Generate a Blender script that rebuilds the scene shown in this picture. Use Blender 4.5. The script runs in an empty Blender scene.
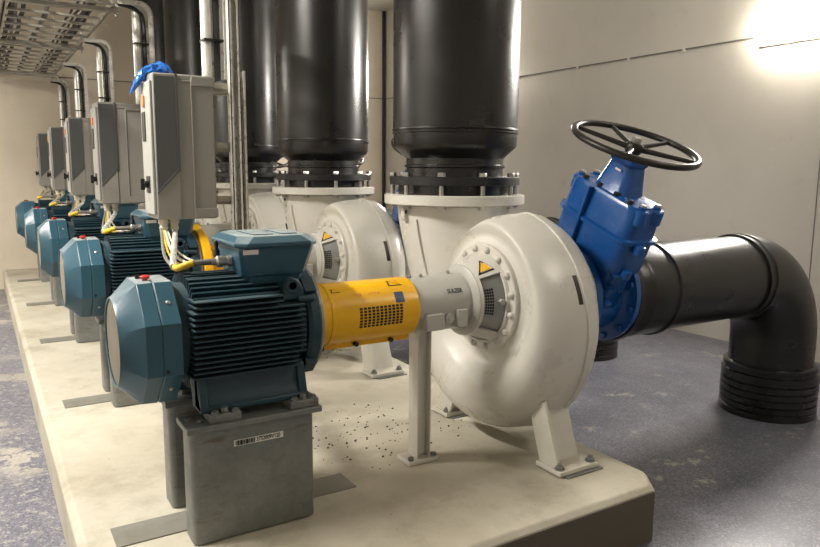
import bpy, bmesh, math, random
from mathutils import Vector, Matrix
random.seed(7)
C = bpy.context.scene.collection
PI = math.pi
S = 1.5                      # spacing of the pump sets
AX = 0.648                   # shaft height above plinth top
FL = -0.225                   # floor level (plinth top is z = 0)

# ------------------------------------------------------------------ materials
def lin(c):
    return tuple(((v/255)/12.92 if v/255 <= .04045 else (((v/255)+.055)/1.055)**2.4) for v in c) + (1,)

class NT:
    def __init__(s, name):
        s.m = bpy.data.materials.new(name); s.m.use_nodes = True
        s.t = s.m.node_tree; s.b = s.t.nodes['Principled BSDF']
        s.tc = s.t.nodes.new('ShaderNodeTexCoord')
    def n(s, typ, **kw):
        o = s.t.nodes.new(typ)
        for k, v in kw.items():
            if k in o.inputs.keys(): o.inputs[k].default_value = v
            else: setattr(o, k, v)
        return o
    def l(s, a, b): s.t.links.new(a, b)
    def noise(s, scale, detail=4, rough=.6, vec=None):
        o = s.n('ShaderNodeTexNoise'); o.inputs['Scale'].default_value = scale
        o.inputs['Detail'].default_value = detail; o.inputs['Roughness'].default_value = rough
        s.l(vec or s.tc.outputs['Object'], o.inputs['Vector']); return o.outputs['Fac']
    def ramp(s, fac, stops):
        o = s.n('ShaderNodeValToRGB'); r = o.color_ramp
        while len(r.elements) < len(stops): r.elements.new(.5)
        for e, (p, c) in zip(r.elements, stops):
            e.position = p; e.color = c if len(c) == 4 else (*c, 1)
        s.l(fac, o.inputs['Fac']); return o.outputs['Color']
    def mix(s, fac, a, b):
        o = s.n('ShaderNodeMix'); o.data_type = 'RGBA'
        for sock, v in ((o.inputs[0], fac), (o.inputs[6], a), (o.inputs[7], b)):
            if hasattr(v, 'is_output'): s.l(v, sock)
            else: sock.default_value = v
        return o.outputs[2]
    def bump(s, h, strength=.3, dist=.01):
        o = s.n('ShaderNodeBump'); o.inputs['Strength'].default_value = strength
        o.inputs['Distance'].default_value = dist; s.l(h, o.inputs['Height']); s.l(o.outputs['Normal'], s.b.inputs['Normal'])
    def math(s, op, a, b=0.):
        o = s.n('ShaderNodeMath'); o.operation = op
        for sock, v in zip(o.inputs, (a, b)):
            if hasattr(v, 'is_output'): s.l(v, sock)
            else: sock.default_value = v
        return o.outputs[0]

def paint(name, rgb, rough=.45, metal=0., var=.12, scale=6, bump=0., bscale=60, rgb2=None, dust=None, dustamt=.6):
    t = NT(name); c = lin(rgb)
    d = lin(rgb2) if rgb2 else tuple(v*(1-var) for v in c[:3]) + (1,)
    f = t.noise(scale, 5, .65)
    col = t.mix(t.ramp(f, [(.35, (0,0,0)), (.68, (1,1,1))]), c, d)
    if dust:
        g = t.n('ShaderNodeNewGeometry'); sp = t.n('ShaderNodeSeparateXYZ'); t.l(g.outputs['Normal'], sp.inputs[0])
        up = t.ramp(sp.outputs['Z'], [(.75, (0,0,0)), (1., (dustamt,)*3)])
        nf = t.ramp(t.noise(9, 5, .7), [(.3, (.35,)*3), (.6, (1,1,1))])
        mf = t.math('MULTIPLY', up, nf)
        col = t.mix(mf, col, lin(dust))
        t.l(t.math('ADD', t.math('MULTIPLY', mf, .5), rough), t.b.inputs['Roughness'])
    else:
        rr = t.ramp(t.noise(scale*2.3, 4), [(.3, (max(rough-.07, .03),)*3), (.7, (rough+.09,)*3)])
        t.l(rr, t.b.inputs['Roughness'])
    t.l(col, t.b.inputs['Base Color']); t.b.inputs['Metallic'].default_value = metal
    if bump: t.bump(t.noise(bscale, 3), bump, .004)
    return t.m

M = {}
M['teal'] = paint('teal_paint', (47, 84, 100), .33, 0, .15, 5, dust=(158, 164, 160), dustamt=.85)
M['teal_dark'] = paint('teal_casting', (24, 56, 68), .45, 0, .25, 9, .15, 90, dust=(96, 108, 108), dustamt=.35)
M['white'] = paint('pump_off_white', (202, 199, 190), .30, 0, .03, 3, .05, 120)
M['white_b'] = paint('pump_white_bracket', (204, 201, 190), .42, 0, .1, 7, .05, 100, dust=(160, 150, 130), dustamt=.5)
M['grey_h'] = paint('bearing_grey', (178, 176, 168), .42, 0, .06, 5)
M['yellow'] = paint('guard_yellow', (236, 178, 14), .32, 0, .08, 8)
M['yel'] = paint('warning_yellow', (240, 182, 30), .4)
M['blackp'] = paint('black_polyethylene', (24, 23, 22), .30, 0, .3, 1.5, .03, 14, rgb2=(31, 29, 28))
M['blackf'] = paint('black_flange', (24, 24, 25), .42, 0, .3, 8)
M['blue'] = paint('valve_blue', (22, 80, 148), .22, 0, .12, 6, .08, 60)
M['iron'] = paint('handwheel_iron', (44, 40, 36), .38, .3, .3, 12)
M['black'] = paint('black_plastic', (18, 18, 19), .4)
M['steelw'] = paint('bolt_steel', (178, 176, 170), .35, .8, .2, 40)
M['cab'] = paint('cabinet_light_grey', (140, 137, 130), .42, 0, .05, 5)
M['cabd'] = paint('cabinet_dark_grey', (78, 80, 79), .38, 0, .06, 5)
M['cabf'] = paint('cabinet_front_grey', (158, 158, 153), .42, 0, .06, 5)
M['red'] = paint('red_plastic', (190, 42, 36), .35)
M['orange'] = paint('orange_plastic', (232, 132, 60), .4)
M['navy'] = paint('navy_sticker', (40, 66, 104), .4)
M['wtxt'] = paint('white_label', (225, 222, 214), .4)
M['cable'] = paint('black_cable', (26, 26, 28), .45)
M['cableg'] = paint('grey_cable', (120, 118, 112), .5)
M['cabley'] = paint('yellow_cable', (226, 186, 40), .45)
M['cablewh'] = paint('white_cable', (205, 198, 180), .5)
M['grille'] = paint('grille_wire', (176, 168, 150), .45, .2)
M['perfg'] = paint('window_cover_grey', (150, 152, 150), .35, .5)

def galv(name, rgb, rgb2, rough, metal, dirt=True):
    t = NT(name)
    v = t.n('ShaderNodeTexVoronoi'); v.inputs['Scale'].default_value = 55; t.l(t.tc.outputs['Object'], v.inputs['Vector'])
    sp = t.n('ShaderNodeSeparateColor'); t.l(v.outputs['Color'], sp.inputs[0])
    f = t.math('ADD', t.math('MULTIPLY', sp.outputs[0], .12), t.math('MULTIPLY', t.noise(7, 4), .88))
    col = t.mix(t.ramp(f, [(.3, (0,0,0)), (.7, (1,1,1))]), lin(rgb), lin(rgb2))
    if dirt:
        mp = t.n('ShaderNodeMapping'); mp.inputs['Scale'].default_value = (5, 5, 16); t.l(t.tc.outputs['Object'], mp.inputs['Vector'])
        df = t.ramp(t.noise(1.1, 6, .7, mp.outputs['Vector']), [(.60, (0,0,0)), (.66, (.75,)*3)])
        col = t.mix(df, col, lin((92, 82, 64)))
    t.l(col, t.b.inputs['Base Color']); t.b.inputs['Metallic'].default_value = metal
    t.l(t.ramp(t.noise(20, 4), [(.3, (rough-.08,)*3), (.7, (rough+.1,)*3)]), t.b.inputs['Roughness'])
    return t.m
M['galv'] = galv('galvanised_plate', (128, 130, 126), (104, 107, 104), .46, .35)
M['galvs'] = galv('galvanised_bright', (226, 224, 217), (206, 204, 196), .30, .35, False)
M['galvt'] = galv('galvanised_tray', (176, 172, 160), (152, 148, 138), .4, .4, False)

def wall_mat(name, rgb, rgb2):
    t = NT(name)
    a = t.ramp(t.noise(.9, 6, .62), [(.38, (0,0,0)), (.7, (1,1,1))])
    col = t.mix(a, lin(rgb), lin(rgb2))
    sm = t.ramp(t.noise(4.2, 8, .75), [(.60, (0,0,0)), (.74, (.28,)*3)])
    col = t.mix(sm, col, lin((168, 160, 146)))
    t.l(col, t.b.inputs['Base Color']); t.b.inputs['Roughness'].default_value = .55
    t.bump(t.noise(38, 5), .12, .004)
    return t.m
M['wall'] = wall_mat('painted_wall', (208, 204, 197), (198, 194, 187))
M['wallb'] = wall_mat('painted_wall_back', (214, 203, 185), (200, 189, 171))
M['ceil'] = wall_mat('painted_ceiling', (190, 186, 176), (180, 176, 166))

def floor_mat():
    t = NT('purple_grey_floor_coating')
    base = t.mix(t.ramp(t.noise(1.6, 6, .6), [(.35, (0,0,0)), (.7, (1,1,1))]), lin((108, 108, 119)), lin((91, 92, 105)))
    v = t.n('ShaderNodeTexVoronoi'); v.inputs['Scale'].default_value = 150; t.l(t.tc.outputs['Object'], v.inputs['Vector'])
    sp = t.n('ShaderNodeSeparateColor'); t.l(v.outputs['Color'], sp.inputs[0])
    base = t.mix(t.ramp(sp.outputs[0], [(.72, (0,0,0)), (.86, (.55,)*3)]), base, lin((150, 150, 156)))
    base = t.mix(t.ramp(sp.outputs[1], [(.72, (0,0,0)), (.86, (.5,)*3)]), base, lin((52, 50, 62)))
    # worn, flaked patches; denser in the left aisle
    sx = t.n('ShaderNodeSeparateXYZ'); t.l(t.tc.outputs['Object'], sx.inputs[0])
    left = t.ramp(sx.outputs['X'], [(0, (.09,)*3), (1, (0,0,0))])
    g = t.n('ShaderNodeMapRange'); g.inputs['From Min'].default_value = -.4; g.inputs['From Max'].default_value = .6
    g.inputs['To Min'].default_value = .115; g.inputs['To Max'].default_value = 0; t.l(sx.outputs['X'], g.inputs['Value'])
    nf = t.math('ADD', t.noise(5.5, 7, .72), g.outputs[0])
    fl = t.ramp(nf, [(.60, (0,0,0)), (.64, (.75,)*3)])
    fl2 = t.math('MULTIPLY', fl, t.ramp(t.noise(1.3, 2), [(.42, (0,0,0)), (.6, (1,1,1))]))
    col = t.mix(fl2, base, lin((178, 172, 160)))
    fine = t.ramp(t.math('ADD', t.noise(30, 5, .8), g.outputs[0]), [(.64, (0,0,0)), (.70, (.5,)*3)])
    col = t.mix(fine, col, lin((190, 186, 176)))
    t.l(col, t.b.inputs['Base Color'])
    t.l(t.ramp(t.noise(6, 4), [(.3, (.30,)*3), (.7, (.48,)*3)]), t.b.inputs['Roughness'])
    t.bump(sp.outputs[0], .06, .002)
    return t.m
M['floor'] = floor_mat()

def concrete():
    t = NT('plinth_concrete')
    col = t.mix(t.ramp(t.noise(1.5, 7, .65), [(.35, (0,0,0)), (.68, (1,1,1))]), lin((192, 187, 171)), lin((168, 161, 144)))
    st = t.ramp(t.noise(3.6, 8, .75), [(.50, (0,0,0)), (.70, (.6,)*3)])
    col = t.mix(st, col, lin((140, 131, 112)))
    sp = t.ramp(t.noise(34, 4, .7), [(.69, (0,0,0)), (.73, (.8,)*3)])
    sp2 = t.math('MULTIPLY', sp, t.ramp(t.noise(2.2, 3), [(.45, (0,0,0)), (.62, (1,1,1))]))
    col = t.mix(sp2, col, lin((74, 66, 54)))
    # darker front faces
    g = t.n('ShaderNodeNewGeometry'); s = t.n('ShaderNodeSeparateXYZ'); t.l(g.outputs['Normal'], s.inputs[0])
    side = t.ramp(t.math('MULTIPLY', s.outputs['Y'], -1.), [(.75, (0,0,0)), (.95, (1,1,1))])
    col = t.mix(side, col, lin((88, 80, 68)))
    t.l(col, t.b.inputs['Base Color']); t.b.inputs['Roughness'].default_value = .72
    t.bump(t.noise(45, 6, .7), .3, .004)
    return t.m
M['conc'] = concrete()
M['strip'] = paint('grey_steel_strip', (132, 131, 123), .6, .1, .2, 5, rgb2=(118, 115, 104))

def film():
    t = NT('blue_plastic_film'); t.b.inputs['Base Color'].default_value = lin((40, 120, 215))
    t.b.inputs['Roughness'].default_value = .18; t.b.inputs['Transmission Weight'].default_value = .25
    return t.m
M['film'] = film()
def emit(name, rgb, s):
    t = NT(name); t.b.inputs['Base Color'].default_value = lin(rgb)
    t.b.inputs['Emission Color'].default_value = lin(rgb); t.b.inputs['Emission Strength'].default_value = s
    return t.m
M['lamp'] = emit('lamp_diffuser', (255, 246, 228), 22)
M['ink'] = paint('dark_ink', (20, 26, 44), .5)
M['gritm'] = paint('grit_brown', (62, 54, 44), .9)
M['lamph'] = paint('lamp_housing', (225, 225, 220), .4)

# ------------------------------------------------------------------ mesh helpers
def basis(d):
    d = Vector(d).normalized()
    a = Vector((0,0,1)) if abs(d.z) < .9 else Vector((1,0,0))
    if abs(d.x) > .9: a = Vector((0,0,1))
    e1 = (a - d*a.dot(d)).normalized(); e2 = d.cross(e1)
    return d, e1, e2

class MB:
    def __init__(s): s.bm = bmesh.new()
    def face(s, vs):
        try: s.bm.faces.new(vs)
        except ValueError: pass
    def loft(s, rings, cap0=True, cap1=True, closed=True):
        R = [[s.bm.verts.new(p) for p in r] for r in rings]
        n = len(R[0])
        for a, b in zip(R, R[1:]):
            for i in range(n if closed else n-1):
                j = (i+1) % n; s.face((a[i], a[j], b[j], b[i]))
        if cap0 and closed: s.face(R[0][::-1])
        if cap1 and closed: s.face(R[-1])
        return s
    def box(s, a, b):
        (x0,y0,z0), (x1,y1,z1) = a, b
        return s.loft([[(x0,y0,z),(x1,y0,z),(x1,y1,z),(x0,y1,z)] for z in (z0, z1)])
    def obox(s, c, ex, ey, ez):      # oriented box from centre and half-axis vectors
        c, ex, ey, ez = map(Vector, (c, ex, ey, ez))
        return s.loft([[c+k*ez-ex-ey, c+k*ez+ex-ey, c+k*ez+ex+ey, c+k*ez-ex+ey] for k in (-1, 1)])
    def lathe(s, o, d, prof, seg=48, caps=(True, True), a0=0, a1=None):
        o = Vector(o); d, e1, e2 = basis(d); full = a1 is None
        ang = [a0 + (2*PI*i/seg if full else (a1-a0)*i/seg) for i in range(seg if full else seg+1)]
        rings = [[o + d*t + (e1*math.cos(q) + e2*math.sin(q))*r for q in ang] for t, r in prof]
        return s.loft(rings, caps[0] and full, caps[1] and full, full)
    def cyl(s, p0, p1, r, seg=16, r1=None):
        p0, p1 = Vector(p0), Vector(p1)
        return s.lathe(p0, p1-p0, [(0, r), ((p1-p0).length, r if r1 is None else r1)], seg)
    def tube(s, path, r, seg=10, closed=False):
        P = [Vector(p) for p in path]; n = len(P); rings = []; e1 = None
        for i, p in enumerate(P):
            if closed: t = P[(i+1) % n] - P[i-1]
            else: t = P[min(i+1, n-1)] - P[max(i-1, 0)]
            t.normalize()
            if e1 is None: _, e1, _ = basis(t)
            e1 = (e1 - t*e1.dot(t)).normalized(); e2 = t.cross(e1)
            rr = r[i] if isinstance(r, (list, tuple)) else r
            rings.append([p + (e1*math.cos(2*PI*k/seg) + e2*math.sin(2*PI*k/seg))*rr for k in range(seg)])
        if closed: rings.append(rings[0]); return s.loft(rings, False, False)
        return s.loft(rings)
    def prism(s, poly, vec):
        vec = Vector(vec)
        return s.loft([[Vector(p) for p in poly], [Vector(p)+vec for p in poly]])
    def hexn(s, p, d, r, h, chamf=True):
        d, e1, e2 = basis(d); p = Vector(p)
        ring = lambda t, q: [p + d*t + (e1*math.cos(PI*k/3+.3) + e2*math.sin(PI*k/3+.3))*q for k in range(6)]
        return s.loft([ring(0, r), ring(h*.85, r), ring(h, r*.86)])
    def build(s, name, mat, parent=None, o=(0,0,0), smooth=40, bevel=0, seg=2):
        bmesh.ops.remove_doubles(s.bm, verts=s.bm.verts, dist=1e-6)
        bmesh.ops.recalc_face_normals(s.bm, faces=s.bm.faces)
        bmesh.ops.translate(s.bm, verts=s.bm.verts, vec=-Vector(o))
        me = bpy.data.meshes.new(name); s.bm.to_mesh(me); s.bm.free()
        me.materials.append(M[mat])
        if smooth: me.shade_smooth(); me.set_sharp_from_angle(angle=math.radians(smooth))
        ob = bpy.data.objects.new(name, me); C.objects.link(ob)
        if parent: ob.parent = parent
        else: ob.location = o
        if bevel:
            m = ob.modifiers.new('bevel', 'BEVEL'); m.width = bevel; m.segments = seg
            m.limit_method = 'ANGLE'; m.angle_limit = math.radians(35); m.harden_normals = False
        return ob

def thing(name, label, cat, o, group=None):
    e = bpy.data.objects.new(name, None); C.objects.link(e); e.location = o
    e.empty_display_size = .05
    return tag(e, label, cat, group)
def tag(o, label, cat, group=None):
    o['label'] = label; o['category'] = cat
    if group: o['group'] = group
    return o
def kids(o): return [c for c in C.objects if c.parent == o]
def copy_tree(o, parent=None):
    c = o.copy(); C.objects.link(c); c.parent = parent
    for ch in kids(o): copy_tree(ch, c)
    return c
def repeat(root, labels, ns, dx=0):
    for n, lb in zip(ns, labels):
        c = copy_tree(root); c.location = root.location + Vector((dx, S*n, 0)); c['label'] = lb
def P_(cx, cy, r, n, z, a0=0): return [(cx + r*math.cos(a0+2*PI*i/n), cy + r*math.sin(a0+2*PI*i/n), z) for i in range(n)]
def bez(p0, p1, p2, p3, n=14):
    p0, p1, p2, p3 = map(Vector, (p0, p1, p2, p3)); out = []
    for i in range(n+1):
        t = i/n; u = 1-t; out.append(p0*u**3 + p1*3*u*u*t + p2*3*u*t*t + p3*t**3)
    return out
def text_bm(body, size, place, ext=0):
    """MB holding filled text; place maps flat (x, y) to a 3D point."""
    cu = bpy.data.curves.new('lettering', 'FONT'); cu.body = body; cu.size = size; cu.align_x = 'CENTER'; cu.align_y = 'CENTER'; cu.offset = size*.03
    cu.resolution_u = 3
    ob = bpy.data.objects.new('lettering', cu); C.objects.link(ob)
    dg = bpy.context.evaluated_depsgraph_get(); me = ob.evaluated_get(dg).to_mesh()
    b = MB(); vs = [b.bm.verts.new(place(v.co.x, v.co.y)) for v in me.vertices]
    for p in me.polygons: b.face([vs[i] for i in p.vertices])
    ob.evaluated_get(dg).to_mesh_clear(); bpy.data.objects.remove(ob); bpy.data.curves.remove(cu)
    return b
ORD5 = ['nearest the camera', 'second from the camera', 'third from the camera', 'fourth from the camera', 'farthest, by the back wall']

# ------------------------------------------------------------------ the room
X0, X1, Y0, Y1, ZC = -3.0, 4.92, -5.2, 6.96, 3.45
def st(name, mb, mat, **k):
    o = mb.build(name, mat, **k); o['kind'] = 'structure'; return o
st('floor', MB().box((X0-.1, Y0-.1, FL-.1), (X1+.1, Y1+.1, FL)), 'floor', smooth=0)
st('ceiling', MB().box((X0-.1, Y0-.1, ZC), (X1+.1, Y1+.1, ZC+.1)), 'ceil', smooth=0)
st('wall_right', MB().box((X1, Y0-.1, FL), (X1+.1, Y1+.1, ZC)), 'wall', smooth=0)
st('wall_left', MB().box((X0-.1, Y0-.1, FL), (X0, Y1+.1, ZC)), 'wall', smooth=0)
st('wall_back', MB().box((X0, Y1, FL), (X1, Y1+.1, ZC)), 'wallb', smooth=0)
st('wall_front', MB().box((X0, Y0-.1, FL), (X1, Y0, ZC)), 'wall', smooth=0)
# joint lines / thin surface conduits on the walls
b = MB(); b.box((X1-.010, 1.10, 2.206), (X1, Y1, 2.217)); st('trim_1', b, 'cableg')
b = MB(); b.box((X0, Y1-.010, 2.206), (X1-.012, Y1, 2.217)); st('trim_2', b, 'cableg')
b = MB(); b.box((X1-.004, .522, FL), (X1, .528, 2.0)); st('trim_3', b, 'cableg')
b = MB(); b.cyl((X1-.03, Y1-.03, FL), (X1-.03, Y1-.03, ZC), .022, 12); st('trim_4', b, 'cable')
for i, y in enumerate((1.75, 2.35, 3.0, 3.9)):
    b = MB(); b.box((X1-.02, y-.012, 2.188), (X1, y+.012, 2.218))
    tag(b.build('cable_clip', 'wtxt', o=(X1, y, 2.2)), 'small pale clip holding the thin conduit on the right wall', 'clip', 'clips along the right wall conduit')

# plinth
pl = [(-.139, -.67), (1.775, -.67), (1.86, -.56), (1.86, Y1-.002), (-.139, Y1-.002)]
def inset(z, d):
    return [(-.139+d, -.67+d, z), (1.775-d*.4, -.67+d, z), (1.86-d, -.56+d*.4, z), (1.86-d, Y1-.002, z), (-.139+d, Y1-.002, z)]
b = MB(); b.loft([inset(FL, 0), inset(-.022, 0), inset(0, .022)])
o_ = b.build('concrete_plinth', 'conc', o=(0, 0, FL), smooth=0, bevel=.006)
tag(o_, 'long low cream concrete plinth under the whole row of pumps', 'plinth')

# ------------------------------------------------------------------ steel strip in the plinth top
def strip():
    b = MB(); b.box((-.036, -.10, 0), (.80, .035, .004))
    return tag(b.build('steel_strip', 'strip', o=(0, 0, 0), smooth=0), 'flat grey steel strip on the plinth under the pump set nearest the camera', 'strip', 'steel strips across the plinth')
repeat(strip(), ['flat grey steel strip on the plinth under the pump set ' + o for o in ORD5[1:]], range(1, 5))

# ------------------------------------------------------------------ pedestals
def pedestal(y0, y1, label, grp, front):
    t = thing('motor_pedestal', label, 'pedestal', (.38, (y0+y1)/2, .005), grp); o = t.location
    b = MB()
    n = 6; r = .022; pts = []
    X_0, X_1, a0, a1 = .172, .582, y0+.012, y1-.012
    for (cx, cy, s0) in ((X_1-r, a0+r, -PI/2), (X_1-r, a1-r, 0), (X_0+r, a1-r, PI/2), (X_0+r, a0+r, PI)):
        for k in range(n): q = s0 + PI/2*k/(n-1); pts.append((cx+r*math.cos(q), cy+r*math.sin(q)))
    b.loft([[(x, y, z) for x, y in pts] for z in (.005, .37)])
    b.build('pedestal_box', 'galv', t, o, smooth=30)
    b = MB(); b.box((.160, y0, .37), (.606, y1, .39)); b.build('top_plate', 'galv', t, o, bevel=.003)
    for x in ((.185, .215) if front else (.2,)):
        b = MB(); b.hexn((x, (y0+y1)/2-.012 if x > .2 else (y0+y1)/2+.02, .39), (0,0,1), .011, .008); b.build('bolt', 'galv', t, o)
    if front:
        p = lambda x, y: Vector((.386+x, y0+.0108, .318+y+x*.0))
        b = MB(); b.loft([[(.306, y0+.0118, .305), (.470, y0+.0118, .305), (.470, y0+.0118, .325), (.306, y0+.0118, .325)],
                          [(.306, y0+.0108, .305), (.470, y0+.0108, .305), (.470, y0+.0108, .325), (.306, y0+.0108, .325)]])
        lab = b.build('barcode_label', 'wtxt', t, o, smooth=0); lab['label'] = 'white barcode sticker with a number'
        b = MB(); x = .311
        for w, g in zip((3,1,6,2,8,1,3,2,1,7,2,3,1,5,2,1,4), (2,1,2,1,1,2,1,2,1,1,2,1,2,1,1,2,1)):
            b.box((x, y0+.0100, .307), (x+w*.00085, y0+.0108, .323)); x += (w+g)*.00085
        b.build('barcode', 'black', lab, o, smooth=0)
        b = text_bm('3752009V120', .0195, lambda x, y: Vector((.4195+x*.74, y0+.0102, .315+y)))
        b.build('number', 'black', lab, o, smooth=0)
    return t
pf = pedestal(-.232, -.095, 'galvanised box pedestal with barcode sticker under the motor nearest the camera', 'front pedestals', True)
repeat(pf, ['galvanised box pedestal on the near side under the motor ' + o for o in ORD5[1:]], range(1, 5))
pr = pedestal(.055, .195, 'galvanised box pedestal on the far side under the motor nearest the camera', 'rear pedestals', False)
repeat(pr, ['galvanised box pedestal on the far side under the motor ' + o for o in ORD5[1:]], range(1, 5))

# ------------------------------------------------------------------ motor
def motor():
    t = thing('electric_motor', 'teal finned electric motor nearest the camera, on the pedestal with the barcode', 'motor', (.38, 0, .39), 'teal electric motors in the row')
    o = t.location; c = (0, 0, AX)
    def octr(x, a, circ=False):
        out = []
        for k in range(32):
            q = 2*PI*k/32
            r = a if circ else a/math.cos(((q + PI/8) % (PI/4)) - PI/8)
            out.append((x, r*math.sin(q), AX - .014 + r*math.cos(q)))
        return out
    AC = AX - .014
    b = MB(); b.loft([octr(0, .135, 1), octr(-.004, .141, 1), octr(.006, .146, 1), octr(.058, .185), octr(.064, .190), octr(.108, .192), octr(.109, .189), octr(.112, .189), octr(.113, .192), octr(.168, .192), octr(.168, .16)], False, True)
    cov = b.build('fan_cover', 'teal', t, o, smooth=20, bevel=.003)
    b = MB()
    b.cyl((.016, 0, AC), (.03, 0, AC), .134, 32); b.build('fan_backing', 'black', cov, o)
    b = MB(); n = 30; R = .133
    for k in range(-n//2+1, n//2):
        u = k*2*R/n; h = math.sqrt(R*R-u*u); w = .0017
        b.box((.002, u-w, AC-h), (.005, u+w, AC+h)); b.box((.005, -h, AC+u-w), (.008, h, AC+u+w))
    b.build('grille', 'grille', cov, o, smooth=0)
    for sg in (-1, 1):
        e = Vector((0, -math.sin(PI/4), sg*math.cos(PI/4))); b = MB()
        b.lathe(Vector((.142, 0, AC)) + e*.192, e, [(-.002, .008), (.003, .007), (.005, .003)], 12); b.build('screw', 'steelw', cov, o)
    b = MB(); b.cyl((.122, -.190, AC-.066), (.122, -.194, AC-.066), .006, 12); b.build('drain_plug', 'black', cov, o)
    b = MB(); b.lathe((.10, -.02, AC+.190), (0,0,1), [(0, .008), (.006, .008), (.007, .014), (.014, .015), (.018, .010)], 16)
    k = b.build('cap', 'red', cov, o); k['label'] = 'red plastic cap on top of the fan cover'
    b = MB(); b.cyl((.085, .03, AC+.19), (.085, .03, AC+.204), .006, 12); b.cyl((.085, .03, AC+.192), (.12, .03, AC+.192), .006, 10); b.build('nipple', 'black', cov, o)
    # frame with fins
    b = MB()
    b.lathe((.165, 0, AX), (1,0,0), [(0, .14), (.0, .158), (.40, .158), (.41, .165), (.435, .165)], 48)
    for s in (-1, 1):
        for k in range(15):
            z = -.118 + k*.017; out = .202 if abs(z) < .07 else .202 - (abs(z)-.07)*.25
            x0 = .196 if k < 13 else .205; x1 = .575 if 2 < k < 13 else .55
            if k > 12: x1 = .50
            b.loft([[(x0, s*.11, AX+z-.004), (x1, s*.11, AX+z-.004), (x1-.008, s*out, AX+z-.0022), (x0+.004, s*out, AX+z-.0022)],
                    [(x0, s*.11, AX+z+.004), (x1, s*.11, AX+z+.004), (x1-.008, s*out, AX+z+.0022), (x0+.004, s*out, AX+z+.0022)]])
    for k in range(-8, 9):                                  # top and shoulder fins stand radially
        q = k*math.radians(6.2); e = Vector((0, math.sin(q), math.cos(q))); n_ = Vector((0, math.cos(q), -math.sin(q)))
        R = .197 if abs(k) > 3 else .19
        x0, x1 = .215, (.50 if abs(k) > 3 else .56)
        cc = Vector(((x0+x1)/2, 0, AX)) + e*(.13+R)/2
        b.obox(cc, ((x1-x0)/2, 0, 0), n_*.0033, e*(R-.13)/2)
    for k in range(-3, 4):
        q = PI + k*math.radians(8); e = Vector((0, math.sin(q), math.cos(q))); n_ = Vector((0, math.cos(q), -math.sin(q)))
        b.obox(Vector((.385, 0, AX)) + e*.165, (.17, 0, 0), n_*.0033, e*.025)
    fr = b.build('frame', 'teal_dark', t, o, smooth=30)
    # non-drive shield between cover and frame
    b = MB(); b.lathe((.160, 0, AX), (1,0,0), [(0, .163), (.03, .163)], 32); b.build('rear_shield', 'teal_dark', t, o)
    # drive end shield with machined edge
    b = MB(); b.lathe((.585, 0, AX), (1,0,0), [(0, .15), (0, .182), (.012, .190), (.040, .191), (.044, .186)], 56); 
    for q in (45, 135, 225, 315):
        a = math.radians(q); b.obox((.60, .185*math.sin(a), AX+.185*math.cos(a)), (.02,0,0), (0, .03*math.cos(a), -.03*math.sin(a)), (0, .02*math.sin(a), .02*math.cos(a)))
    sh = b.build('drive_end_shield', 'teal_dark', t, o, smooth=30)
    b = MB(); b.lathe((.629, 0, AX), (1,0,0), [(0, .180), (.003, .184), (.012, .184), (.015, .178), (.015, .10)], 56); k = b.build('machined_flange', 'perfg', t, o)
    k['label'] = 'bare metal rim of the drive end flange'
    for q in (30, 75, 120, 165, 210, 255, 300, 345):
        a = math.radians(q); b = MB(); b.hexn((.637-.0+.0, .172*math.sin(a), AX+.172*math.cos(a)), (-1,0,0), .010, .012); b.build('flange_bolt', 'teal_dark', sh, o)
    # eye lugs
    for s in (-1, 1):
        b = MB()
        n = 14; ring = []
        for k in range(n+1):
            a = PI*k/n; ring.append((.535+.030*math.cos(a), AX+.142+.030*math.sin(a)))
        ring = [(.575, AX+.10)] + [(.535+.034, AX+.142)] + ring[1:-1] + [(.505, AX+.142), (.50, AX+.10)]
        b.prism([(x, s*.135, z) for x, z in ring], (0, s*.03, 0))
        b.lathe((.535, s*.165, AX+.145), (0, s, 0), [(0, .024), (.004, .024), (.004, .013), (-.002, .013)], 20)
        b.build('lifting_lug', 'teal_dark', t, o, bevel=.003)
        b = MB(); b.box((.565, s*.135-.02, AX+.085), (.60, s*.135+.02, AX+.135)) ; b.cyl((.55, s*.17, AX+.10), (.61, s*.17, AX+.10), .011, 12)
        b.build('grease_boss', 'teal_dark', t, o, bevel=.003)
    # feet
    for s in (-1, 1):
        b = MB()
        prof = [(s*.192, .416), (s*.192, .432), (s*.180, .440), (s*.160, .475), (s*.150, .535), (s*.10, .548), (s*.06, .52), (s*.09, .416)]
        b.prism([(.215, y, z) for y, z in prof], (.36, 0, 0))
        for x in (.215, .545):
            b.prism([(x, s*.190, .432), (x, s*.160, .53), (x, s*.12, .54), (x, s*.12, .42), (x, s*.190, .42)], (.028, 0, 0))
        b.build('foot', 'teal_dark', t, o, bevel=.004)
        for x in (.235, .50):
            b = MB(); yy = (s*.218, s*.130)
            b.box((x, min(yy), .39), (x+.10, max(yy), .416)); blk = b.build('packer_block', 'galv', t, o, bevel=.003)
            for dx in (.018, .05, .082):
                b = MB(); zz = .416; yq = s*(.207 if dx != .05 else .200)
                b.cyl((x+dx, yq, .41), (x+dx, yq, zz+.003), .0135, 14); b.hexn((x+dx, yq, zz+.003), (0,0,1), .012, .008 if dx != .05 else .013)
                b.build('bolt', 'galv', blk, o)
    # terminal box
    def cr(cx, hx, hy, ch, z): return [(cx-hx+ch,-hy,z),(cx+hx-ch,-hy,z),(cx+hx,-hy+ch,z),(cx+hx,hy-ch,z),(cx+hx-ch,hy,z),(cx-hx+ch,hy,z),(cx-hx,hy-ch,z),(cx-hx,-hy+ch,z)]
    b = MB(); b.loft([cr(.497, .10, .10, .02, AX+.13), cr(.497, .106, .112, .02, .825), cr(.497, .112, .118, .02, .828), cr(.497, .128, .143, .016, .912), cr(.497, .128, .145, .016, .924)])
    tb = b.build('terminal_box', 'teal', t, o, smooth=0, bevel=.004)
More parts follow.
